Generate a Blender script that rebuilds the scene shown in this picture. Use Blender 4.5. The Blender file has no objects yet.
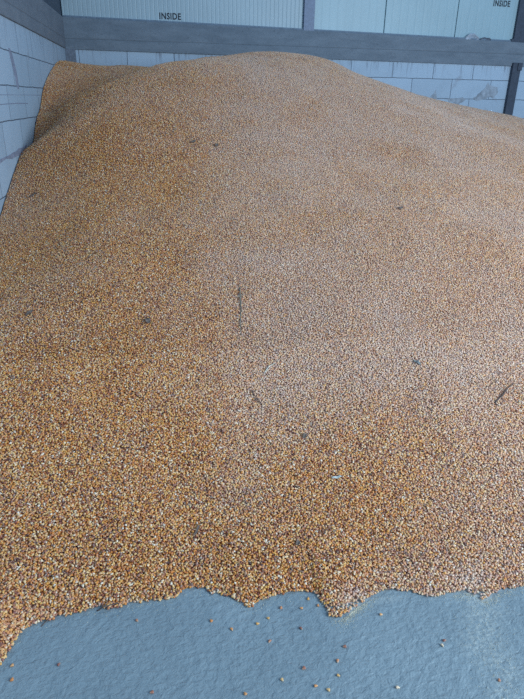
import bpy, bmesh, math, random
import numpy as np
from mathutils import Vector, Matrix, Euler, noise as mnoise
random.seed(7); rng = np.random.default_rng(11)
sc = bpy.context.scene
col = sc.collection
sc.view_settings.view_transform = 'Standard'; sc.view_settings.look = 'None'
sc.view_settings.gamma = 1; sc.view_settings.use_curve_mapping = False
sc.view_settings.exposure = 0.0
sc.cycles.use_denoising = False

# ---- heap height field -------------------------------------------------------
WALL_X, WALL_Y, EYE = -1.16, 8.41, 1.45
TOE = [(-2.0, 0.72), (-1.3, 0.8), (-0.9, 0.9), (-0.563, 1.09), (-0.513, 1.189), (-0.504, 1.219), (-0.49, 1.276), (-0.472, 1.307), (-0.447, 1.325), (-0.428, 1.329), (-0.405, 1.333), (-0.383, 1.341), (-0.342, 1.339), (-0.305, 1.348), (-0.261, 1.361), (-0.236, 1.346), (-0.206, 1.349), (-0.171, 1.367), (-0.139, 1.355), (-0.109, 1.362), (-0.078, 1.358), (-0.031, 1.363), (-0.015, 1.377), (0.005, 1.39), (0.037, 1.39), (0.065, 1.386), (0.08, 1.367), (0.117, 1.353), (0.147, 1.337), (0.17, 1.314), (0.198, 1.286), (0.218, 1.295), (0.24, 1.312), (0.273, 1.319), (0.317, 1.325), (0.367, 1.33), (0.414, 1.319), (0.423, 1.289), (0.436, 1.218), (0.459, 1.211), (0.492, 1.225), (0.521, 1.247), (0.556, 1.262), (0.591, 1.277), (0.623, 1.292), (0.675, 1.293), (0.72, 1.278), (0.752, 1.257), (0.79, 1.244), (0.845, 1.252), (0.899, 1.256), (0.923, 1.241), (0.936, 1.214), (0.968, 1.222), (1.015, 1.244), (1.057, 1.242), (1.101, 1.244), (1.239, 1.254), (1.424, 1.206), (1.9, 1.35), (2.6, 1.3), (3.6, 1.45), (5.0, 1.7), (7.0, 2.6), (9.0, 4.5)]
CTRL = [  # x, y, z of the grain surface: along the walls, the crest and the slope
 (-1.16,0.35,-.12),(-1.16,2.2,.27),(-1.16,3.3,.47),(-1.16,4.32,.67),(-1.16,4.64,.80),(-1.16,5.18,.985),(-1.16,5.66,1.02),(-1.16,6.05,1.27),
 (-1.16,6.5,1.49),(-1.16,7.0,1.67),(-1.16,7.51,1.79),(-1.16,8.41,1.85),(-.75,8.41,1.81),(-.4,8.41,1.815),(.3,8.41,1.82),
 (1.2,8.41,1.86),(2.0,8.41,1.88),(2.51,8.41,1.78),(3.34,8.41,1.55),(4.43,8.41,1.39),(5.33,8.41,1.22),(6.6,8.41,.95),(8.0,8.41,.6),
 (.55,4.0,.90),(-.3,3.0,.56),(1.2,3.0,.60),(1.6,4.6,1.08),(3.0,3.6,.72),(3.4,6.0,1.25),(5.5,5.0,.75),(6.5,3.0,.15),(8.0,5.0,.35),
]+[(-1.047, 5.3, 1.086), (-0.901, 5.8, 1.334), (-0.752, 6.1, 1.445), (-0.447, 6.5, 1.58), (-0.199, 6.7, 1.684), (0.115, 6.85, 1.764), (0.499, 7.0, 1.84), (1.01, 7.1, 1.889), (1.488, 7.2, 1.898), (1.922, 7.5, 1.883), (2.275, 7.6, 1.765), (2.609, 7.6, 1.659), (2.978, 7.5, 1.574), (3.389, 7.5, 1.5), (3.953, 7.5, 1.416), (-1.126, 5.7, 1.059), (-0.963, 6.2, 1.306), (-0.802, 6.5, 1.424), (-0.474, 6.9, 1.568), (-0.211, 7.1, 1.668), (0.121, 7.25, 1.752), (0.527, 7.4, 1.812), (1.067, 7.5, 1.854), (1.571, 7.6, 1.863), (2.024, 7.9, 1.857)]
def _tps(P):
    P=np.array(P,float); n=len(P)
    d=np.hypot(P[:,None,0]-P[None,:,0],P[:,None,1]-P[None,:,1])
    K=np.where(d>0,d*d*np.log(d+1e-12),0)+np.eye(n)*.004
    Q=np.c_[np.ones(n),P[:,:2]]
    A=np.zeros((n+3,n+3)); A[:n,:n]=K; A[:n,n:]=Q; A[n:,:n]=Q.T
    return P,np.linalg.solve(A,np.r_[P[:,2],0,0,0])
_P,_W=_tps([(x,y,0.0) for x,y in TOE[::4]]+CTRL)
def _hash(ix,iy,s=0):
    v=np.sin(ix*127.1+iy*311.7+s*74.7)*43758.5453
    return v-np.floor(v)
def noise(x,y,s=0):
    ix,iy=np.floor(x),np.floor(y); fx,fy=x-ix,y-iy
    fx=fx*fx*(3-2*fx); fy=fy*fy*(3-2*fy)
    a=_hash(ix,iy,s);b=_hash(ix+1,iy,s);c=_hash(ix,iy+1,s);d=_hash(ix+1,iy+1,s)
    return (a*(1-fx)+b*fx)*(1-fy)+(c*(1-fx)+d*fx)*fy
_T=np.array(sorted(TOE))
def toe_y(x):
    return np.interp(x,_T[:,0],_T[:,1])
def toe_s(x):  # the outline without its small bays and tongues: the body of the heap starts here
    return np.mean([np.maximum(toe_y(x+d),toe_y(x)) for d in np.linspace(-.09,.09,13)],0)
def heap_z(x,y):
    x=np.atleast_1d(np.asarray(x,float)); y=np.atleast_1d(np.asarray(y,float))
    z=np.full(x.shape,_W[-3])+_W[-2]*x+_W[-1]*y
    for (px,py,_),w in zip(_P,_W[:-3]):
        d2=(x-px)**2+(y-py)**2
        z=z+w*.5*d2*np.log(d2+1e-12)
    t=y-toe_y(x)
    cx=(x-1.36)/.80; cy=(y-7.45)/.75; z=z+.040/(1+np.exp((cx**2+cy**2-1)*5))
    z=z+.022*(noise(x*2.3,y*2.3,1)-.5)+.012*(noise(x*6,y*6,2)-.5)
    ts=y-toe_s(x); e=np.clip(ts/.45,0,1)
    near=np.clip(ts+.004,0,None)*.27
    z=z*e+near*(1-e)
    return np.where(t<0,t*.6,np.maximum(z,np.minimum(near,.004))+.0008)
# ---- end of the height field ---------------------------------------------------

# ---- node helpers ---------------------------------------------------------------
def newmat(name):
    m = bpy.data.materials.new(name); m.use_nodes = True
    nt = m.node_tree; b = nt.nodes['Principled BSDF']
    return m, nt, b
def N(nt, t, **kw):
    n = nt.nodes.new(t)
    for k, v in kw.items():
        if k.startswith('_'): setattr(n, k[1:], v)
        else: n.inputs[k.replace('_', ' ')].default_value = v
    return n
def L(nt, a, b): nt.links.new(a, b)
def coords(nt, scale=(1,1,1), loc=(0,0,0), rot=(0,0,0)):
    tc = nt.nodes.new('ShaderNodeTexCoord'); mp = nt.nodes.new('ShaderNodeMapping')
    mp.inputs['Scale'].default_value = scale; mp.inputs['Location'].default_value = loc; mp.inputs['Rotation'].default_value = rot
    L(nt, tc.outputs['Object'], mp.inputs['Vector']); return mp.outputs['Vector']
def ramp(nt, fac, stops, interp='LINEAR'):
    r = nt.nodes.new('ShaderNodeValToRGB'); r.color_ramp.interpolation = interp
    e = r.color_ramp.elements
    while len(e) > 1: e.remove(e[0])
    e[0].position = stops[0][0]; e[0].color = (*stops[0][1], 1)
    for p, c in stops[1:]:
        k = e.new(p); k.color = (*c, 1)
    L(nt, fac, r.inputs['Fac']); return r.outputs['Color']
def noise_tex(nt, vec, scale, detail=4, rough=.55, dist=0):
    n = nt.nodes.new('ShaderNodeTexNoise'); n.inputs['Scale'].default_value = scale
    n.inputs['Detail'].default_value = detail; n.inputs['Roughness'].default_value = rough; n.inputs['Distortion'].default_value = dist
    L(nt, vec, n.inputs['Vector']); return n.outputs['Fac']
def mix(nt, fac, a, b, blend='MIX'):
    m = nt.nodes.new('ShaderNodeMix'); m.data_type = 'RGBA'; m.blend_type = blend
    for s, v in ((m.inputs['Factor'], fac), (m.inputs['A'] if False else m.inputs[6], a), (m.inputs[7], b)):
        if isinstance(v, (int, float)): s.default_value = v
        elif isinstance(v, tuple): s.default_value = (*v, 1)
        else: L(nt, v, s)
    return m.outputs[2]
def math_(nt, op, a, b=None, clamp=False):
    m = nt.nodes.new('ShaderNodeMath'); m.operation = op; m.use_clamp = clamp
    for s, v in zip(m.inputs, (a, b)):
        if v is None: continue
        if isinstance(v, (int, float)): s.default_value = v
        else: L(nt, v, s)
    return m.outputs[0]
def bump(nt, bsdf, h, strength, dist):
    b = nt.nodes.new('ShaderNodeBump'); b.inputs['Strength'].default_value = strength; b.inputs['Distance'].default_value = dist
    L(nt, h, b.inputs['Height']); L(nt, b.outputs['Normal'], bsdf.inputs['Normal'])

GOLD, ORANGE, BROWN, CREAM, GREY = (.74,.40,.075), (.62,.25,.045), (.22,.075,.045), (.80,.66,.42), (.40,.34,.33)
KSTOPS = [(0,(.08,.03,.03)),(.07,(.25,.07,.05)),(.20,(.45,.135,.055)),(.36,(.71,.235,.05)),(.58,(.77,.31,.065)),(.76,(.84,.405,.08)),(.88,(.87,.51,.18)),(.95,(.92,.66,.40)),(1,(.94,.80,.64))]
DUST = (.79,.582,.47)
def kernel_material():
    m, nt, b = newmat('corn_kernel_skin')
    def at(n):
        a = nt.nodes.new('ShaderNodeAttribute'); a.attribute_name = n; return a.outputs['Fac']
    c = ramp(nt, at('rnd'), KSTOPS)
    c = mix(nt, math_(nt,'MULTIPLY', at('tip'), .65), c, CREAM)
    c = mix(nt, at('dust'), c, DUST)
    L(nt, c, b.inputs['Base Color']); b.inputs['Roughness'].default_value = .46
    b.inputs['Specular IOR Level'].default_value = .38
    return m
def heap_base_material():
    m, nt, b = newmat('corn_below_the_top_layer')
    v = coords(nt)
    vo = nt.nodes.new('ShaderNodeTexVoronoi'); vo.inputs['Scale'].default_value = 115; L(nt, v, vo.inputs['Vector'])
    s = nt.nodes.new('ShaderNodeSeparateColor'); L(nt, vo.outputs['Color'], s.inputs[0])
    c = ramp(nt, s.outputs[0], KSTOPS)
    d = nt.nodes.new('ShaderNodeAttribute'); d.attribute_name = 'dust'
    c = mix(nt, d.outputs['Fac'], c, DUST)
    L(nt, c, b.inputs['Base Color']); b.inputs['Roughness'].default_value = .55
    bump(nt, b, math_(nt,'MULTIPLY', vo.outputs['Distance'], -1.0), 1.0, .006)
    return m

def floor_material():
    m, nt, b = newmat('grey_blue_concrete')
    v = coords(nt); vs = coords(nt, scale=(1.0,1.35,1), rot=(0,0,math.radians(28)))
    big = noise_tex(nt, v, 2.2, 5, .6); fine = noise_tex(nt, v, 55, 4, .65)
    c = ramp(nt, big, [(.3,(.225,.280,.300)),(.55,(.270,.332,.352)),(.75,(.315,.380,.400))])
    c = mix(nt, math_(nt,'MULTIPLY', math_(nt,'SUBTRACT', fine, .45, True), .55), c, (.16,.19,.22))
    # dusty drag mark: pale flour-like grain dust on a wandering line and beside the heap
    sx = nt.nodes.new('ShaderNodeSeparateXYZ'); L(nt, v, sx.inputs[0])
    wob = math_(nt,'MULTIPLY', math_(nt,'SUBTRACT', noise_tex(nt, v, 9, 3), .5), .22)
    line = math_(nt,'ABSOLUTE', math_(nt,'ADD', math_(nt,'SUBTRACT', sx.outputs['X'], math_(nt,'ADD', math_(nt,'MULTIPLY', sx.outputs['Y'], .27), .59)), wob))
    f1 = math_(nt,'SUBTRACT', 1.0, math_(nt,'DIVIDE', line, .085), True)
    sp = noise_tex(nt, v, 70, 3, .7)
    f1 = math_(nt,'MULTIPLY', f1, math_(nt,'MULTIPLY', math_(nt,'SUBTRACT', sp, .40, True), 2.6), True)
    c = mix(nt, f1, c, (.50,.52,.47))
    for cx, cy, rx, ry, k in ((.51,1.255,.055,.035,.75), (.93,1.225,.05,.04,.5), (.62,1.26,.10,.02,.3)):
        dx = math_(nt,'DIVIDE', math_(nt,'SUBTRACT', sx.outputs['X'], cx), rx); dy = math_(nt,'DIVIDE', math_(nt,'SUBTRACT', sx.outputs['Y'], cy), ry)
        q = math_(nt,'SUBTRACT', 1.0, math_(nt,'ADD', math_(nt,'MULTIPLY', dx, dx), math_(nt,'MULTIPLY', dy, dy)), True)
        q = math_(nt,'MULTIPLY', q, math_(nt,'MULTIPLY', math_(nt,'SUBTRACT', sp, .28, True), 3.2*k), True)
        c = mix(nt, q, c, (.52,.54,.50))
    L(nt, c, b.inputs['Base Color'])
    L(nt, math_(nt,'ADD', math_(nt,'MULTIPLY', big, .25), .28), b.inputs['Roughness'])
    rip = noise_tex(nt, vs, 42, 4, .6, .3); pit = noise_tex(nt, v, 9, 4, .5)
    h = math_(nt,'ADD', math_(nt,'MULTIPLY', rip, .7), math_(nt,'MULTIPLY', pit, .9))
    bump(nt, b, h, .85, .011)
    return m
def block_material(name, horiz, x0, z0, base, seed):
    """aerated concrete blocks 0.6 x 0.25 m, thin joints; horiz = axis that runs along the wall"""
    m, nt, b = newmat(name)
    tc = nt.nodes.new('ShaderNodeTexCoord'); sp = nt.nodes.new('ShaderNodeSeparateXYZ'); L(nt, tc.outputs['Object'], sp.inputs[0])
    u = math_(nt,'SUBTRACT', sp.outputs[horiz], x0); w = math_(nt,'SUBTRACT', sp.outputs['Z'], z0)
    cb = nt.nodes.new('ShaderNodeCombineXYZ'); L(nt, u, cb.inputs[0]); L(nt, w, cb.inputs[1])
    n3 = nt.nodes.new('ShaderNodeTexNoise'); n3.inputs['Scale'].default_value = 7; L(nt, cb.outputs[0], n3.inputs['Vector'])
    va = nt.nodes.new('ShaderNodeVectorMath'); va.operation = 'MULTIPLY_ADD'
    L(nt, n3.outputs['Color'], va.inputs[0]); va.inputs[1].default_value = (.012,.012,0); 
    sh = nt.nodes.new('ShaderNodeVectorMath'); sh.operation = 'ADD'; L(nt, cb.outputs[0], sh.inputs[0]); sh.inputs[1].default_value = (12-.006,12.5-.006,0)
    L(nt, sh.outputs[0], va.inputs[2])
    br = nt.nodes.new('ShaderNodeTexBrick'); L(nt, va.outputs[0], br.inputs['Vector'])
    br.inputs['Scale'].default_value = 1; br.inputs['Brick Width'].default_value = .6; br.inputs['Row Height'].default_value = .25
    br.inputs['Mortar Size'].default_value = .0042; br.inputs['Mortar Smooth'].default_value = .4; br.offset = .5; br.offset_frequency = 2
    br.inputs['Color1'].default_value = (*base,1); br.inputs['Color2'].default_value = (*[k*.90 for k in base],1)
    br.inputs['Mortar'].default_value = (.10,.115,.15,1)
    v = cb.outputs[0]
    blot = noise_tex(nt, v, 3.1+seed, 5, .65)
    c = mix(nt, math_(nt,'MULTIPLY', math_(nt,'SUBTRACT', blot, .5, True), 1.4), br.outputs['Color'], tuple(k*.72 for k in base))
    # vertical runs of cement slurry dripped from the beam
    mp = nt.nodes.new('ShaderNodeMapping'); mp.inputs['Scale'].default_value = (26,2.2,1); L(nt, v, mp.inputs['Vector'])
    run = noise_tex(nt, mp.outputs['Vector'], 1.0, 4, .6)
    run = math_(nt,'MULTIPLY', math_(nt,'SUBTRACT', run, .54, True), 8.0, True)
    top = math_(nt,'MULTIPLY', math_(nt,'SUBTRACT', w, -.02, True), 4.2, True)
    c = mix(nt, math_(nt,'MULTIPLY', math_(nt,'MULTIPLY', run, top), .85), c, (.20,.22,.27))
    # grey mortar smeared over some joints
    sm = noise_tex(nt, v, 2.3, 4, .7, .8)
    sm = math_(nt,'MULTIPLY', math_(nt,'SUBTRACT', sm, .63, True), 12, True)
    c = mix(nt, math_(nt,'MULTIPLY', sm, .6), c, (.30,.33,.38))
    L(nt, c, b.inputs['Base Color']); b.inputs['Roughness'].default_value = .9
    h = math_(nt,'ADD', math_(nt,'MULTIPLY', br.outputs['Fac'], -1.0), math_(nt,'MULTIPLY', noise_tex(nt, v, 45, 4), .25))
    bump(nt, b, h, .7, .006)
    return m
def concrete_material(name, horiz, c1, c2):
    m, nt, b = newmat(name)
    v = coords(nt, scale=(1,1,3.2)); v1 = coords(nt)
    n = noise_tex(nt, v, 3.2, 6, .65, .3); g = noise_tex(nt, v1, 38, 4, .6)
    c = ramp(nt, n, [(.3,c1),(.7,c2)])
    c = mix(nt, math_(nt,'MULTIPLY', math_(nt,'SUBTRACT', g, .56, True), 2.6, True), c, tuple(k*.55 for k in c1))
    # formwork board line
    sp = nt.nodes.new('ShaderNodeSeparateXYZ'); L(nt, v1, sp.inputs[0])
    d = math_(nt,'ABSOLUTE', math_(nt,'SUBTRACT', sp.outputs['Z'], math_(nt,'ADD', 2.10, math_(nt,'MULTIPLY', n, .02))))
    ln = math_(nt,'SUBTRACT', 1.0, math_(nt,'DIVIDE', d, .009), True)
    c = mix(nt, math_(nt,'MULTIPLY', ln, .35), c, tuple(k*.5 for k in c1))
    L(nt, c, b.inputs['Base Color']); b.inputs['Roughness'].default_value = .85
    bump(nt, b, math_(nt,'ADD', math_(nt,'ADD', n, math_(nt,'MULTIPLY', g, .3)), math_(nt,'MULTIPLY', ln, -.4)), .6, .012)
    return m
def panel_material(name, base, pitch, amp):
    m, nt, b = newmat(name)
    v1 = coords(nt); sp = nt.nodes.new('ShaderNodeSeparateXYZ'); L(nt, v1, sp.inputs[0])
    cr = noise_tex(nt, coords(nt, scale=(1,1,.45)), 9, 6, .7, 1.2)
    blot = noise_tex(nt, v1, 2.0, 5, .6)
    c = ramp(nt, blot, [(.3,tuple(k*.90 for k in base)),(.7,base)])
    c = mix(nt, math_(nt,'MULTIPLY', math_(nt,'SUBTRACT', cr, .60, True), 3.2, True), c, tuple(k*.70 for k in base))
    # the fine lining pressed into the steel face
    fr = math_(nt,'FRACT', math_(nt,'DIVIDE', sp.outputs['X'], pitch))
    groove = math_(nt,'SUBTRACT', 1.0, math_(nt,'DIVIDE', math_(nt,'ABSOLUTE', math_(nt,'SUBTRACT', fr, .5)), .16), True)
    c = mix(nt, math_(nt,'MULTIPLY', groove, amp), c, tuple(k*.6 for k in base))
    L(nt, c, b.inputs['Base Color']); b.inputs['Roughness'].default_value = .42
    bump(nt, b, math_(nt,'ADD', math_(nt,'MULTIPLY', groove, -.6*min(1,amp*4)), math_(nt,'MULTIPLY', cr, .9)), .5, .006)
    return m
def plain(name, c, rough=.7, var=.25, scale=30, metal=0):
    m, nt, b = newmat(name)
    n = noise_tex(nt, coords(nt), scale, 4, .6)
    L(nt, ramp(nt, n, [(.3,tuple(k*(1-var) for k in c)),(.7,tuple(min(1,k*(1+var)) for k in c))]), b.inputs['Base Color'])
    b.inputs['Roughness'].default_value = rough; b.inputs['Metallic'].default_value = metal
    bump(nt, b, n, .3, .002)
    return m

# ---- object helpers ----------------------------------------------------------------
def link_mesh(name, me, mat=None, parent=None):
    o = bpy.data.objects.new(name, me); col.objects.link(o)
    if mat: me.materials.append(mat)
    if parent: o.parent = parent
    return o
def obj(name, bm, mat, parent=None, smooth=False):
    me = bpy.data.meshes.new(name); bm.normal_update(); bm.to_mesh(me); bm.free()
    if smooth:
        for p in me.polygons: p.use_smooth = True
    return link_mesh(name, me, mat, parent)
def structure(o): o['kind'] = 'structure'; return o
def thing(o, label, cat, group=None):
    o['label'] = label; o['category'] = cat
    if group: o['group'] = group
    return o
def box(bm, a, b, bev=0):
    g = bmesh.ops.create_cube(bm, size=1)['verts']
    for v in g: v.co = Vector(((a[i]+b[i])/2 + v.co[i]*(b[i]-a[i]) for i in range(3)))
    if bev:
        es = list({e for v in g for e in v.link_edges})
        bmesh.ops.bevel(bm, geom=es, offset=bev, segments=2, profile=.5, affect='EDGES')
def arrays_mesh(name, V, F, attrs, smooth=True):
    """V n x 3, F m x 3 triangles, attrs {name: n floats}"""
    me = bpy.data.meshes.new(name)
    me.vertices.add(len(V)); me.vertices.foreach_set('co', V.astype(np.float32).ravel())
    me.loops.add(len(F)*3); me.loops.foreach_set('vertex_index', F.astype(np.int32).ravel())
    me.polygons.add(len(F)); me.polygons.foreach_set('loop_start', np.arange(0, len(F)*3, 3, dtype=np.int32))
    me.polygons.foreach_set('use_smooth', np.full(len(F), smooth))
    for k, a in attrs.items():
        at = me.attributes.new(k, 'FLOAT', 'POINT'); at.data.foreach_set('value', np.asarray(a, np.float32))
    me.update(calc_edges=True)
    return me

# ---- setting -----------------------------------------------------------------------
X1, Y0 = 8.6, -4.0
bm = bmesh.new(); box(bm, (WALL_X-.25, Y0, -.12), (X1, WALL_Y+.25, 0)); structure(obj('floor', bm, floor_material()))
# back wall of blocks under the ring beam
BEAM0, BEAM1 = 2.0, 2.35
Z0 = 1.768
bm = bmesh.new(); box(bm, (WALL_X-.25, WALL_Y, 0), (X1, WALL_Y+.25, BEAM0))
structure(obj('wall_back', bm, block_material('back_blocks', 'X', 3.50, Z0, (.46,.56,.66), 0)))
bm = bmesh.new(); box(bm, (WALL_X-.25, Y0, 0), (WALL_X, WALL_Y, BEAM0))
structure(obj('wall_left', bm, block_material('left_blocks', 'Y', 5.35, Z0, (.41,.49,.57), 1)))
# ring beams; the back one was cast slightly out of level, its top falls towards the right
def settle(bm, lo, top0, top1, bot0, bot1):
    for v in bm.verts:
        k = (v.co.x-WALL_X)/6.26
        if v.co.z > lo: v.co.z += (top0-BEAM1)+(top1-top0)*k
        else: v.co.z += (bot0-BEAM0)+(bot1-bot0)*k
bm = bmesh.new(); box(bm, (WALL_X, WALL_Y-.02, BEAM0), (X1, WALL_Y+.25, BEAM1), .008); settle(bm, 2.2, 2.35, 2.262, 1.992, 1.955)
structure(obj('trim_1', bm, concrete_material('back_beam_concrete', 'X', (.15,.18,.215), (.22,.255,.295))))
bm = bmesh.new(); box(bm, (WALL_X-.25, Y0, BEAM0), (WALL_X+.015, WALL_Y+.25, BEAM1), .008)
structure(obj('trim_2', bm, concrete_material('left_beam_concrete', 'Y', (.16,.175,.205), (.215,.23,.255))))
# insulated panels standing on the back beam, with a seam gap between neighbours
pm_rib = panel_material('lined_panel_steel', (.40,.50,.54), .055, .30)
pm_film = panel_material('film_covered_panel_steel', (.37,.51,.55), .11, .10)
seams = [WALL_X, WALL_X+.001, 1.985, 3.03, 4.06, 5.09, 6.2, 7.3, X1]
bm = bmesh.new()
for a, b_ in [(WALL_X, 1.985)]: box(bm, (a+.004, WALL_Y+.03, 2.24), (b_-.004, WALL_Y+.13, 3.6), .006)
up1 = structure(obj('wall_back_upper', bm, pm_rib))
bm = bmesh.new()
for a, b_ in zip(seams[2:-1], seams[3:]): box(bm, (a+.004, WALL_Y+.03, 2.24), (b_-.004, WALL_Y+.13, 3.6), .006)
up2 = structure(obj('wall_back_upper', bm, pm_film))
bm = bmesh.new(); box(bm, (WALL_X-.02, WALL_Y+.13, BEAM1), (X1, WALL_Y+.16, 3.6))
structure(obj('wall_back_backing', bm, plain('dark_seam', (.05,.06,.08))))
bm = bmesh.new(); box(bm, (WALL_X-.20, Y0, BEAM1), (WALL_X-.10, WALL_Y+.03, 3.6))
structure(obj('wall_left_upper', bm, panel_material('left_panel_steel', (.42,.50,.53), .055, .3)))
# steel drip trim along the panels' foot
bm = bmesh.new(); box(bm, (WALL_X+.02, WALL_Y-.005, BEAM1), (X1, WALL_Y+.03, BEAM1+.018), .003); settle(bm, 2.2, 2.35, 2.262, 1.992, 1.955)
structure(obj('trim_3', bm, plain('foot_trim', (.16,.21,.27), .6)))
# steel posts: middle one (H section), right one above the beam, corner one on the left
steel = plain('grey_violet_steel', (.20,.24,.33), .55, .15)
dark = plain('dark_primed_steel', (.045,.058,.085), .6, .25)
bm = bmesh.new()
box(bm, (1.905, WALL_Y-.018, 2.29), (2.045, WALL_Y-.008, 3.6)); box(bm, (1.967, WALL_Y-.008, 2.29), (1.983, WALL_Y+.03, 3.6)); box(bm, (1.905, WALL_Y+.018, BEAM1+.02), (2.045, WALL_Y+.03, 3.6))
structure(obj('trim_4', bm, steel))
bm = bmesh.new(); box(bm, (4.93, WALL_Y-.018, 2.24), (5.14, WALL_Y+.03, 3.6), .006); box(bm, (4.90, WALL_Y-.019, 2.25), (5.16, WALL_Y+.03, 2.30), .004)
structure(obj('trim_5', bm, dark))
bm = bmesh.new(); box(bm, (WALL_X-.10, WALL_Y-1.15, BEAM1), (WALL_X-.005, WALL_Y+.03, 3.6), .006)
structure(obj('trim_6', bm, dark))
bm = bmesh.new(); box(bm, (4.965, WALL_Y-.06, 0), (5.09, WALL_Y, BEAM0), .005); box(bm, (5.035, WALL_Y-.075, 1.9), (5.10, WALL_Y-.06, BEAM0), .003)
structure(obj('trim_7', bm, dark))
bm = bmesh.new(); box(bm, (WALL_X, WALL_Y-.02, 0), (WALL_X+.125, WALL_Y, BEAM0), .004)
structure(obj('trim_8', bm, plain('corner_pillar_concrete', (.17,.19,.23), .85)))

# lettering printed on the panel film
ink = plain('black_ink', (.012,.018,.03), .6, .1)
def lettering(parent, x, z, size, wide):
    cu = bpy.data.curves.new('lettering', 'FONT'); cu.body = 'INSIDE'; cu.size = size; cu.extrude = .0008; cu.offset = .0026; cu.space_character = 1.12
    cu.align_x = 'LEFT'
    o = bpy.data.objects.new('tmp', cu); col.objects.link(o)
    dg = bpy.context.evaluated_depsgraph_get(); me = bpy.data.meshes.new_from_object(o.evaluated_get(dg))
    bpy.data.objects.remove(o); me.name = 'lettering'
    t = link_mesh('lettering', me, ink, parent); t.rotation_euler = (math.pi/2, 0, 0); t.location = (x, WALL_Y+.028, z)
    w = max(v.co.x for v in me.vertices); t.scale = (wide/w, 1, 1)
    t['label'] = 'black printed word INSIDE'
lettering(up1, .03, 2.372, .10, .275)
lettering(up2, 4.56, 2.69, .10, .25)

# smears of mortar on the blocks (thin irregular plaster skins)
def patch(name, pts3, normal, thick, mat, parent=None, jit=.012, sub=3):
    """a flat irregular skin: polygon outline in 3D, roughened, extruded along normal"""
    P = [Vector(p) for p in pts3]; nrm = Vector(normal); out = []
    for i, p in enumerate(P):
        q = P[(i+1) % len(P)]
        for k in range(sub):
            v = p.lerp(q, k/sub) + Vector((random.uniform(-jit, jit) for _ in range(3)))
            v -= nrm*((v-p).dot(nrm)); out.append(v)
    bm = bmesh.new(); f = bm.faces.new([bm.verts.new(v) for v in out])
    r = bmesh.ops.extrude_face_region(bm, geom=[f])
    for v in r['geom']:
        if isinstance(v, bmesh.types.BMVert): v.co += nrm*thick
    bmesh.ops.recalc_face_normals(bm, faces=bm.faces)
    return obj(name, bm, mat, parent)
wb = bpy.data.objects['wall_back']; wl = bpy.data.objects['wall_left']
smear = plain('grey_mortar_smear', (.34,.38,.43), .9, .3, 18)
def on_back(pts): return [(x, WALL_Y, z) for x, z in pts]
for pts in ([(4.56,1.60),(4.62,1.68),(4.66,1.73),(4.72,1.70),(4.80,1.69),(4.83,1.60),(4.78,1.53),(4.70,1.55),(4.62,1.51),(4.50,1.50),(4.46,1.53)],
            [(4.02,1.515),(4.30,1.53),(4.34,1.50),(4.27,1.47),(4.25,1.40),(4.21,1.39),(4.19,1.46),(4.10,1.48)],
            [(3.86,1.62),(3.90,1.55),(3.89,1.50),(3.82,1.49),(3.80,1.54)]):
    patch('mortar_smear', on_back(pts), (0,-1,0), .004, smear, wb)
dsm = plain('violet_grey_scrape', (.26,.27,.34), .9, .25, 18)
patch('scrape_mark', [(WALL_X,y,z) for y,z in [(5.30,1.78),(5.37,1.79),(5.47,1.62),(5.48,1.50),(5.42,1.50),(5.37,1.62)]], (1,0,0), .003, dsm, wl, .01)
patch('scrape_mark', [(WALL_X,y,z) for y,z in [(4.3,1.025),(4.85,1.03),(5.15,1.05),(5.45,1.06),(5.5,1.02),(5.2,1.00),(4.9,1.005),(4.35,1.01)]], (1,0,0), .003, dsm, wl, .008)
# cracks and cut joints in the left blocks
def crack(pts, wd=.006):
    a = [(y, z+wd/2) for y, z in pts]; b_ = [(y, z-wd/2) for y, z in reversed(pts)]
    patch('open_joint', [(WALL_X,y,z) for y,z in a+b_], (1,0,0), .0015, dsm, wl, .0015, 2)
crack([(4.6,1.385),(5.3,1.39),(5.75,1.385)]); crack([(4.8,1.452),(6.4,1.455)], .004)

# torn protective film and cement crumbs lying on the beam at the foot of the panels
film = plain('torn_film', (.40,.44,.50), .4, .3); filmd = plain('torn_film_shadowed', (.13,.15,.19), .7, .3)  # second film colour is a darker copy with shade painted in
def scrap(name, loc, w, h, mat, label, cat, seed, ax='x'):
    random.seed(seed); bm = bmesh.new(); nx, ny = 9, 5; g = []
    for i in range(nx):
        for j in range(ny):
            u, v = i/(nx-1), j/(ny-1)
            e = (.35+.65*math.sin(math.pi*min(1,max(0,u)))**.7)*(.8+.4*random.random())
            p = Vector(((u-.5)*w, .012*math.sin(u*7+seed)+.01*math.sin(v*5), v*h*e))
            if ax == 'flat': p = Vector((p.x, (v-.5)*h*e, .35*abs(p.y)+.1*h*math.sin(u*5+v*3+seed)))
            g.append(bm.verts.new(p))
    for i in range(nx-1):
        for j in range(ny-1):
            bm.faces.new((g[i*ny+j], g[(i+1)*ny+j], g[(i+1)*ny+j+1], g[i*ny+j+1]))
    o = obj(name, bm, mat, None, True); o.location = loc
    md = o.modifiers.new('thick', 'SOLIDIFY'); md.thickness = .0015
    return thing(o, label, cat)
scrap('film_scrap', (4.30, WALL_Y-.012, 2.270), .20, .075, film, 'grey torn film scrap curling up from the beam, left of the darker one', 'film scrap', 3)
scrap('film_scrap', (4.50, WALL_Y-.012, 2.268), .16, .035, filmd, 'dark torn film scrap on the beam near the right steel post', 'film scrap', 5)

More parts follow.
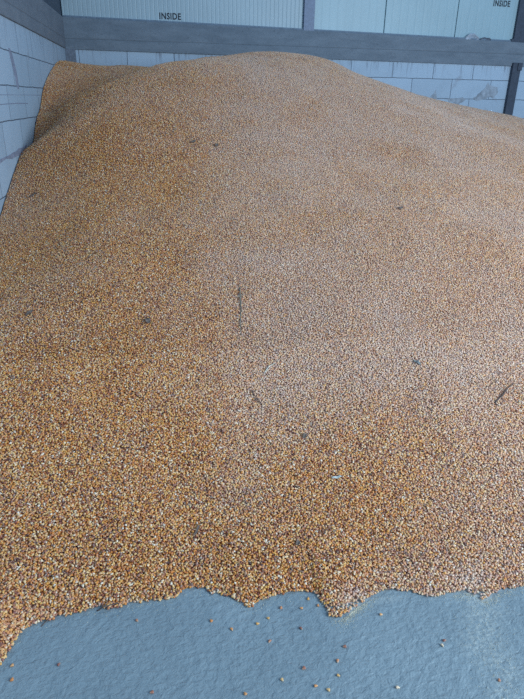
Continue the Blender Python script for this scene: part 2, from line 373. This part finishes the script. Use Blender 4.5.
# ---- corn ----------------------------------------------------------------------------
kmat = kernel_material()
def dust_field(x, y):
    u = x/np.maximum(y, .5)
    a = np.clip((u+.02)/.20, 0, 1); a = a*a*(3-2*a)
    near = np.clip((y-1.45)/.75, 0, 1)
    right = np.clip((u-.42)/.2, 0, 1)
    far = np.clip((y-3.0)/3.5, 0, 1)
    d = a*np.maximum(near, right*.8)*.40 + .15*far + .035
    d = d + .30*(noise(x*1.7+9, y*1.7, 5)-.5) + .22*(noise(x*4.5, y*4.5, 6)-.5)
    d = d + .45*np.exp(-(((x-.52)/.07)**2+((y-1.27)/.05)**2)) + .35*np.exp(-(((x-.93)/.07)**2+((y-1.29)/.06)**2))
    return np.clip(d, 0, .85)
def kernel_template(rings, segs):
    """a dent-corn grain: broad rounded crown at +x, narrow tip at -x"""
    V, T = [(-.5*.0108,0,0)], [1.0]
    for t, w, h in rings:
        for s in range(segs):
            a = 2*math.pi*(s+.5)/segs
            V.append((t*.0108, w*.0082*.5*math.cos(a)*(1.08 if abs(math.cos(a))>.7 else 1), h*.0052*.5*math.sin(a))); T.append(max(0, (-t-.22)/.28))
    V.append((.46*.0108,0,0)); T.append(0)
    F = []; n = len(rings)
    for s in range(segs): F.append((0, 1+(s+1)%segs, 1+s))
    for r in range(n-1):
        a = 1+r*segs; b_ = a+segs
        for s in range(segs):
            s2 = (s+1)%segs; F += [(a+s, a+s2, b_+s2), (a+s, b_+s2, b_+s)]
    e = len(V)-1
    for s in range(segs): F.append((e, 1+(n-1)*segs+s, 1+(n-1)*segs+(s+1)%segs))
    return np.array(V), np.array(F), np.array(T)
TPL = {0: kernel_template([(-.40,.42,.62),(0,.86,1.0),(.36,.98,.92)], 6),
       1: kernel_template([(-.30,.60,.8),(.33,1.0,1.0)], 4),
       2: kernel_template([(.12,1.05,1.05)], 4)}
FINE = kernel_template([(-.46,.28,.42),(-.34,.46,.66),(-.1,.76,.95),(.15,.96,1.0),(.34,1.0,.92),(.43,.78,.66)], 10)
def rotations(n, nx, ny, spread):
    yaw = rng.uniform(0, 2*math.pi, n); a = rng.normal(0, spread, n); b_ = rng.normal(0, spread, n)
    cz, sz, ca, sa, cb, sb = np.cos(yaw), np.sin(yaw), np.cos(a), np.sin(a), np.cos(b_), np.sin(b_)
    Z = np.zeros(n); O = np.ones(n)
    M = lambda *r: np.stack([np.stack(q, -1) for q in r], -2)
    Rz = M((cz,-sz,Z),(sz,cz,Z),(Z,Z,O)); Rx = M((O,Z,Z),(Z,ca,-sa),(Z,sa,ca)); Ry = M((cb,Z,sb),(Z,O,Z),(-sb,Z,cb))
    l = np.sqrt(1+nx*nx+ny*ny); nz = 1/l; nx = -nx/l; ny = -ny/l
    k = 1/(1+nz)
    A = M((1-nx*nx*k, -nx*ny*k, nx), (-nx*ny*k, 1-ny*ny*k, ny), (-nx, -ny, nz))
    return A @ Rz @ Rx @ Ry
def slope(x, y, e=.02):
    return (heap_z(x+e, y)-heap_z(x-e, y))/(2*e), (heap_z(x, y+e)-heap_z(x, y-e))/(2*e)
def scatter(y0, y1, sp, lod, xa=None, xb=1.15):
    xr = lambda y: .75*y+xb
    xl = lambda y: WALL_X+.016 if xa is None else .75*y+xa
    ys = np.arange(y0, y1, sp)
    X, Y = [], []
    for y in ys:
        xs = np.arange(xl(y), max(xl(y), min(xr(y), 7.2)), sp); X.append(xs); Y.append(np.full(len(xs), y))
    X = np.concatenate(X); Y = np.concatenate(Y)
    X = X + rng.uniform(-.55, .55, len(X))*sp; Y = Y + rng.uniform(-.55, .55, len(Y))*sp
    X = np.maximum(X, WALL_X+.013); Y = np.minimum(Y, WALL_Y-.034)
    t = Y - toe_y(X)
    ragged = .010*(noise(X*45, Y*45, 8)-.45)
    keep = t > ragged
    # one short spill of loose, broken-up grain where the front edge thins out
    thin = np.exp(-(((X-.505)/.04)**2+((Y-1.262)/.022)**2)) + .8*np.exp(-(((X-.93)/.03)**2+((Y-1.235)/.02)**2))
    keep &= ~(rng.random(len(X)) < np.minimum(thin*.8, .6))
    X, Y = X[keep], Y[keep]
    return X, Y
def place(X, Y, lod, spread, lift):
    nx, ny = slope(X, Y); n = len(X)
    Zc = heap_z(X, Y) + lift + rng.uniform(-.0022, .0032, n)
    edge = np.clip((Y-toe_y(X))/.02, 0, 1)
    R = rotations(n, nx, ny, spread)
    Zc = np.maximum(Zc, .0045)
    S = rng.uniform(.82, 1.12, n)
    rnd = rng.random(n)
    ds = np.clip(dust_field(X, Y) + rng.normal(0, .17, n), 0, .85)
    return X, Y, Zc, R, S, rnd, ds
def build(lod, X, Y, Zc, R, S, rnd, ds, grow=1.0):
    V, F, T = TPL[lod]; n = len(X); k = len(V)
    W = np.einsum('nij,kj->nki', R, V)*(S*grow)[:,None,None] + np.stack([X, Y, Zc], -1)[:,None,:]
    W[:,:,0] = np.maximum(W[:,:,0], WALL_X+.006); W[:,:,1] = np.minimum(W[:,:,1], WALL_Y-.022); W[:,:,2] = np.maximum(W[:,:,2], .0004)
    FF = (F[None]+(np.arange(n)*k)[:,None,None]).reshape(-1,3)
    return W.reshape(-1,3), FF, np.repeat(rnd, k), np.repeat(ds, k), np.tile(T, n)
# camera axes (needed to pick which grains show largest)
CR = np.array([.98687991,-.16043568,.01812299]); CU = np.array([.0479049,.39815484,.91606651]); CF = np.array([.15418551,.90317945,-.40061667])
FPX = 570.52
def project(X, Y, Z):
    q = np.stack([X, Y, Z-EYE], -1); d = q@CF
    return 262+FPX*(q@CR)/d, 349.5-FPX*(q@CU)/d, d

nearX, nearY = scatter(.6, 2.45, .0067, 0)
A0 = place(nearX, nearY, 0, .50, .0022)
px, py, dd = project(A0[0], A0[1], A0[2])
vis = (px > 1) & (px < 523) & (py > 2) & (py < 698)
order = np.argsort(np.where(vis, dd, 1e9))
N_SOLO = 272
solo = order[:N_SOLO]; rest = np.ones(len(dd), bool); rest[solo] = False
parts = [build(0, *[a[rest] for a in A0])]
x, y = scatter(2.45, 4.4, .0076, 1); parts.append(build(1, *place(x, y, 1, .50, .0022), grow=1.05))
x, y = scatter(4.4, 8.38, .0100, 2); parts.append(build(2, *place(x, y, 2, .45, .003), grow=1.32))
for y0, y1, sp, lod in ((.6, 2.45, .0072, 1), (2.45, 4.4, .0085, 2), (4.4, 8.38, .0120, 2)):
    x, y = scatter(y0, y1, sp, lod, 1.15, 2.9); parts.append(build(lod, *place(x, y, lod, .45, .0022), grow=(1.05, 1.2, 1.5)[0 if lod == 1 else 1 if y1 < 5 else 2]))
# the packed grain underneath
gx = np.linspace(WALL_X+.006, 8.0, 300); gy = np.concatenate([np.linspace(.6, 2.5, 220), np.linspace(2.52, WALL_Y-.022, 200)])
GX, GY = np.meshgrid(gx, gy, indexing='ij'); t = GY-toe_y(GX)
GZ = heap_z(GX.ravel(), GY.ravel()).reshape(GX.shape)-.004
GZ = np.where(t < .004, np.maximum(GZ, -.05)-.004, GZ)
BV = np.stack([GX, GY, GZ], -1).reshape(-1,3); ny_ = len(gy)
ii, jj = np.meshgrid(np.arange(len(gx)-1), np.arange(ny_-1), indexing='ij'); a = (ii*ny_+jj).ravel()
BF = np.concatenate([np.stack([a, a+ny_, a+ny_+1], -1), np.stack([a, a+ny_+1, a+1], -1)])
inside = (t.ravel()[BF] > -.03).any(1); BF = BF[inside]
used = np.unique(BF); remap = -np.ones(len(BV), int); remap[used] = np.arange(len(used)); BV = BV[used]; BF = remap[BF]
nb = len(BF)
base = (BV, BF, np.zeros(len(BV)), dust_field(BV[:,0], BV[:,1]), np.zeros(len(BV)))
parts.insert(0, base)
off = 0; Fs = []
for p in parts: Fs.append(p[1]+off); off += len(p[0])
me = arrays_mesh('corn_heap', np.concatenate([p[0] for p in parts]), np.concatenate(Fs),
    {'rnd': np.concatenate([p[2] for p in parts]), 'dust': np.concatenate([p[3] for p in parts]), 'tip': np.concatenate([p[4] for p in parts])})
heap = bpy.data.objects.new('corn_heap', me); col.objects.link(heap)
me.materials.append(heap_base_material()); me.materials.append(kmat)
mi = np.ones(len(me.polygons), np.int32); mi[:nb] = 0; me.polygons.foreach_set('material_index', mi)
heap['kind'] = 'stuff'
thing(heap, 'tall sloping heap of golden orange corn grain piled against the block walls', 'grain heap')
print('heap tris', len(me.polygons))
del parts, Fs, base

# single grains: twelve meshes, each copied as an object of its own
def grain_mesh(i):
    V, F, T = FINE; r = (i+.5)/12; V = V.copy()
    V[:,1] *= 1+.10*math.sin(i*2.1); V[:,2] *= 1+.15*math.cos(i*1.7)
    V[:,1] += .0006*np.sin(V[:,0]*380+i)
    return arrays_mesh('corn_kernel', V, F, {'rnd': np.full(len(V), .03+.97*r), 'dust': np.full(len(V), .08+.05*(i%4)), 'tip': T})
GM = [grain_mesh(i) for i in range(12)]
for g in GM: g.materials.append(kmat)
proto = bpy.data.objects.new('corn_kernel', GM[0])
def grain(loc, rot, s, i, label, group):
    o = proto.copy(); o.data = GM[i % 12]; col.objects.link(o)
    o.location = loc; o.rotation_euler = rot; o.scale = (s, s, s)
    return thing(o, label, 'corn kernel', group)
for q in solo:
    R = Matrix(A0[3][q].tolist())
    e = R.to_euler(); z = float(A0[2][q]) + .0008
    grain((float(A0[0][q]), float(A0[1][q]), z), e, float(A0[4][q])*1.04, int(A0[5][q]*12),
          'corn kernel packed in the ragged front edge of the heap, beside the bare floor', 'corn kernels along the front edge of the heap')
STRAY = [ # x, y on the floor, mesh, what tells it apart
 (-.355,1.175,0,'small dark corn kernel lying alone on the floor below the heap edge, far left'),
 (.133,1.219,5,'orange corn kernel just below the notch in the heap edge, left of centre'),
 (.213,1.228,8,'pale-tipped corn kernel on the floor close below the central bulge of the heap edge'),
 (-.099,1.054,1,'dark brown corn kernel lying alone near the bottom left of the bare floor'),
 (.146,1.014,6,'yellow corn kernel at the bottom edge, left of the lower-centre cluster'),
 (-.482,1.19,7,'golden corn kernel on the floor in the curl of the heap edge at far left'),
 (-.472,1.147,4,'orange corn kernel on the floor, lowest one beside the heap at far left'),
 (-.146,1.292,2,'brown corn kernel on the floor just under the heap edge, left of the hump'),
 (.294,1.276,3,'dark orange corn kernel close to the heap, right of the central bulge'),
 (.247,1.243,9,'cream and yellow corn kernel on the floor at the foot of the central bulge'),
 (.356,1.265,6,'yellow corn kernel left of the spill, nearer the heap of a vertical pair'),
 (.339,1.192,0,'dark corn kernel left of the spill, farther from the heap of a vertical pair'),
 (.238,1.162,2,'brown-orange corn kernel lying alone on the floor well below the central bulge'),
 (.317,1.063,1,'dark red corn kernel on the floor, left of the vertical pair at lower centre'),
 (.417,1.071,3,'dark orange corn kernel on the floor at lower centre, upper of a close vertical pair'),
 (.407,1.028,9,'pale yellow corn kernel on the floor at lower centre, lower of a close vertical pair'),
 (.338,1.007,5,'orange corn kernel near the bottom edge of the floor, left one of two neighbours'),
 (.368,.992,10,'whitish corn kernel near the bottom edge of the floor, right one of two neighbours'),
 (.595,1.206,7,'golden corn kernel on the floor right of the spill, close below the heap'),
 (.556,.97,11,'cream corn kernel on the bare floor at lower right, alone near the bottom edge'),
 (.748,1.09,0,'dark brown corn kernel on the floor at right, beside a pale one'),
 (.734,1.075,11,'whitish corn kernel on the floor at right, touching the dark one beside it'),
 (.45,1.113,1,'small dark corn kernel on the floor directly below the spill of grain'),
 (.251,1.038,10,'faint pale corn kernel on the floor at lower centre, left of the dark red one'),
 (.075,1.259,4,'orange corn kernel below the left end of the hump in the heap edge'),
 (.386,1.298,8,'light yellow corn kernel on the floor hugging the heap just left of the spill'),
 (.411,1.268,5,'orange corn kernel on the floor tucked against the left side of the spill'),
 (.841,.95,2,'brown corn kernel in the dusty streak at the lower right of the floor'),
]
for k, (x, y, i, lab) in enumerate(STRAY):
    grain((x, y, .0028), (random.uniform(-.15,.15), random.uniform(-.12,.12), random.uniform(0,6.28)), random.uniform(.95,1.1), i, lab, 'stray corn kernels on the bare floor')
bpy.data.objects.remove(proto)

# crumbs: broken grain and chaff along the front edge and the drag mark
def crumbs():
    n = 2600; xs, ys = [], []
    while len(xs) < n:
        r = random.random()
        if r < .35: x = random.gauss(.515, .035); y = toe_y(x) + random.gauss(-.004, .014)
        elif r < .65: y = random.uniform(.75, 1.27); x = .59+.27*y+random.gauss(0, .045)
        elif r < .8: x = random.uniform(.85,1.05); y = float(toe_y(x))+random.gauss(-.006,.012)
        else: x = random.uniform(-.5, 1.25); y = float(toe_y(x)) - abs(random.gauss(0, .02))
        xs.append(float(x)); ys.append(float(y))
    V = np.array([(-1,0,0),(.2,-.6,0),(.9,.1,0),(0,.7,0),(0,0,.7)])*.0015
    F = np.array([(0,1,4),(1,2,4),(2,3,4),(3,0,4),(0,3,2),(0,2,1)])
    X = np.array(xs); Y = np.array(ys); a = rng.uniform(0, 6.28, n); S = rng.uniform(.35, 1.3, n)
    Y = np.where(Y > toe_y(X)-.007, toe_y(X)-.007-rng.exponential(.010, n), Y); z = np.full(n, .0003)
    W = np.stack([(V[None,:,0]*np.cos(a)[:,None]-V[None,:,1]*np.sin(a)[:,None])*S[:,None]+X[:,None],
                  (V[None,:,0]*np.sin(a)[:,None]+V[None,:,1]*np.cos(a)[:,None])*S[:,None]+Y[:,None],
                  V[None,:,2]*S[:,None]+z[:,None]], -1)
    FF = (F[None]+(np.arange(n)*5)[:,None,None]).reshape(-1,3)
    me = arrays_mesh('grain_crumbs', W.reshape(-1,3), FF, {}, False)
    o = link_mesh('grain_crumbs', me, plain('pale_crumb', (.62,.56,.42), .8, .35, 60)); o['kind'] = 'stuff'
    thing(o, 'pale dusty crumbs of broken grain strewn on the floor at the heap edge', 'crumbs')
crumbs()

# ---- litter lying on the heap ------------------------------------------------------------
twig_m = plain('dark_twig', (.13,.09,.075), .8, .4, 80); twig_p = plain('grey_green_stalk', (.22,.20,.15), .8, .3, 80)
straw_m = plain('pale_straw', (.62,.60,.50), .6, .2, 60); leaf_m = plain('dark_dry_leaf', (.19,.14,.11), .8, .4, 60)
husk_m = plain('pale_husk', (.56,.58,.52), .6, .2, 50); grey_m = plain('grey_leaf', (.20,.21,.20), .8, .3, 50)
def surf(x, y, up=.006): return float(heap_z(x, y)[0]) + up
def stick(name, path, r0, r1, mat, label, cat, fork=None):
    """a tapering bent stalk following the slope of the heap; path: (x, y, lift)"""
    random.seed(len(label))
    P = [Vector((x, y, surf(x, y, z))) for x, y, z in path]; o0 = P[0].copy()
    def tube(bm, Q, ra, rb, seg=7):
        rings = []
        for i, p in enumerate(Q):
            d = (Q[min(i+1, len(Q)-1)]-Q[max(i-1, 0)]).normalized(); u = d.cross(Vector((0,0,1))).normalized(); w = u.cross(d)
            r = ra+(rb-ra)*i/(len(Q)-1); r *= random.uniform(.85, 1.15)
            rings.append([bm.verts.new(p-o0+(u*math.cos(2*math.pi*s/seg)+w*math.sin(2*math.pi*s/seg)*.8)*r) for s in range(seg)])
        for a, b_ in zip(rings, rings[1:]):
            for s in range(seg): bm.faces.new((a[s], a[(s+1)%seg], b_[(s+1)%seg], b_[s]))
        bm.faces.new(rings[0][::-1]); bm.faces.new(rings[-1])
    def dense(Q):
        out = []
        for a, b_ in zip(Q, Q[1:]):
            for k in range(4): out.append(a.lerp(b_, k/4)+Vector([random.uniform(-1,1)*.0012 for _ in range(3)]))
        return out+[Q[-1]]
    bm = bmesh.new(); tube(bm, dense(P), r0, r1)
    o = obj(name, bm, mat, None, True); o.location = o0; thing(o, label, cat)
    if fork:
        Q = [Vector((x, y, surf(x, y, z))) for x, y, z in fork]; bm = bmesh.new(); tube(bm, dense(Q), r1*1.1, r1*.5)
        obj('side_shoot', bm, mat, o, True)
    return o
def leaf(name, x, y, length, width, ang, mat, label, cat, curl=.5, seed=1, lift=.007):
    """a dry curled scrap with ragged edge, real thickness, laid on the slope"""
    length *= .8; width *= .75; random.seed(seed); bm = bmesh.new(); nu, nv = 14, 6; g = []; ca, sa = math.cos(ang), math.sin(ang); z0 = surf(x, y, 0)
    for i in range(nu):
        u = i/(nu-1); w = width*(math.sin(math.pi*(.08+.84*u))**.6)*random.uniform(.75, 1.1)
        for j in range(nv):
            v = j/(nv-1)-.5; lx = (u-.5)*length; ly = v*w
            X, Y = x+lx*ca-ly*sa, y+lx*sa+ly*ca
            g.append(bm.verts.new((X-x, Y-y, surf(X, Y, lift)-z0+curl*abs(v)**1.5*w+.002*math.sin(u*9+seed))))
    for i in range(nu-1):
        for j in range(nv-1): bm.faces.new((g[i*nv+j], g[(i+1)*nv+j], g[(i+1)*nv+j+1], g[i*nv+j+1]))
    o = obj(name, bm, mat, None, True); o.location = (x, y, z0)
    md = o.modifiers.new('thick', 'SOLIDIFY'); md.thickness = .0012
    return thing(o, label, cat)
leaf('leaf_scrap', -.114,2.662, .045,.032, 1.9, leaf_m, 'dark crumpled leaf scrap on the grain, left of the heap centre', 'leaf scrap', .9, 2, .012)
stick('plant_stalk', [(.362,2.86,.009),(.356,2.78,.012),(.350,2.70,.006),(.335,2.62,.009),(.330,2.54,.004)], .0032,.002, twig_p, 'thin grey stalk lying up the slope in the middle of the heap', 'stalk', [(.356,2.78,.012),(.375,2.81,.02)])
stick('straw_stalk', [(.405,2.30,.007),(.432,2.335,.010),(.462,2.352,.008)], .0026,.0018, straw_m, 'short pale straw on the grain at the centre of the heap', 'straw')
stick('twig', [(.335,2.215,.006),(.350,2.17,.010),(.372,2.135,.006)], .0028,.0016, twig_m, 'dark short twig lying just below the pale straw at the centre', 'twig', [(.350,2.17,.010),(.335,2.15,.014)])
leaf('leaf_scrap', 1.124,2.268, .045,.022, 2.3, grey_m, 'small blue-grey leaf scrap on the right part of the slope', 'leaf scrap', .6, 4, .010)
stick('twig', [(1.395,2.020,.006),(1.44,2.045,.012),(1.485,2.082,.014),(1.535,2.112,.010)], .0038,.0022, twig_m, 'dark slanting twig near the right side of the heap', 'twig', [(1.395,2.020,.006),(1.40,1.995,.010)])
leaf('husk_piece', .600,1.748, .050,.014, .05, husk_m, 'pale whitish husk piece on the lower slope, right of centre', 'husk', .5, 6, .009)
leaf('leaf_strip', .053,1.594, .060,.012, 1.15, leaf_m, 'dark narrow leaf strip on the lower slope above the hump of the edge', 'leaf strip', .6, 7, .010)
leaf('leaf_scrap', .395,1.493, .028,.020, .9, leaf_m, 'tiny dark leaf scrap on the lower slope near the front edge', 'leaf scrap', .8, 8, .009)
leaf('leaf_scrap', .520,1.955, .034,.020, 1.0, leaf_m, 'dark leaf scrap on the grain between the twig and the pale husk', 'leaf scrap', .7, 9, .009)
stick('twig', [(-.447,1.290,.006),(-.425,1.315,.010),(-.398,1.342,.008)], .0022,.0014, twig_m, 'small dark twig sticking out of the heap edge at lower left', 'twig')
stick('twig', [(-.27,1.346,.006),(-.245,1.352,.009),(-.205,1.360,.007)], .0028,.0018, twig_m, 'dark twig lying along the heap edge, left of the hump', 'twig', [(-.245,1.352,.009),(-.235,1.375,.012)])
leaf('leaf_scrap', 1.55,3.667, .06,.03, .9, leaf_m, 'small dark leaf scrap high on the right part of the heap', 'leaf scrap', .7, 11, .012)
leaf('leaf_scrap', 1.475,1.875, .035,.022, .3, leaf_m, 'dark leaf scrap at the right margin of the slope, below the slanting twig', 'leaf scrap', .7, 12, .010)
leaf('leaf_scrap', -.94,4.408, .075,.03, .4, leaf_m, 'dark leaf scrap in the hollow beside the left block wall', 'leaf scrap', .5, 13, .012)
leaf('leaf_scrap', .232,4.601, .05,.035, .4, leaf_m, 'dark speck of leaf high on the heap, left one of two', 'leaf scrap', .7, 14, .014)
leaf('leaf_scrap', .400,4.548, .05,.035, 1.4, leaf_m, 'dark speck of leaf high on the heap, right one of two', 'leaf scrap', .7, 15, .014)
stick('twig', [(.490,1.515,.006),(.502,1.528,.010),(.520,1.540,.007)], .0024,.0014, twig_m, 'tiny dark twig on the lower slope above the spill of grain', 'twig')
leaf('leaf_scrap', -.692,2.811, .05,.03, .9, leaf_m, 'dark leaf scrap on the left part of the slope, near the picture edge', 'leaf scrap', .7, 17, .010)

# ---- light ---------------------------------------------------------------------------
w = bpy.data.worlds.new('sky'); sc.world = w; w.use_nodes = True
bg = w.node_tree.nodes['Background']; bg.inputs[0].default_value = (.30,.58,1.0,1); bg.inputs[1].default_value = .53
def area(name, loc, target, sx, sy, power, color):
    l = bpy.data.lights.new(name, 'AREA'); l.shape = 'RECTANGLE'; l.size = sx; l.size_y = sy; l.energy = power; l.color = color
    o = bpy.data.objects.new(name, l); col.objects.link(o); o.location = loc
    o.rotation_euler = (Vector(target)-Vector(loc)).to_track_quat('-Z', 'Y').to_euler(); return o
area('gate_daylight', (5.0,-1.2,3.0), (1.8,4.2,.5), 3.6, 3.2, 560, (.68,.85,1.0))

# ---- camera --------------------------------------------------------------------------
cd = bpy.data.cameras.new('camera'); cam = bpy.data.objects.new('camera', cd); col.objects.link(cam); sc.camera = cam
cd.sensor_fit = 'VERTICAL'; cd.sensor_height = 24; cd.lens = FPX/699*24; cd.clip_start = .02; cd.clip_end = 100
cam.matrix_world = Matrix(((CR[0],CU[0],-CF[0],0),(CR[1],CU[1],-CF[1],0),(CR[2],CU[2],-CF[2],EYE),(0,0,0,1)))
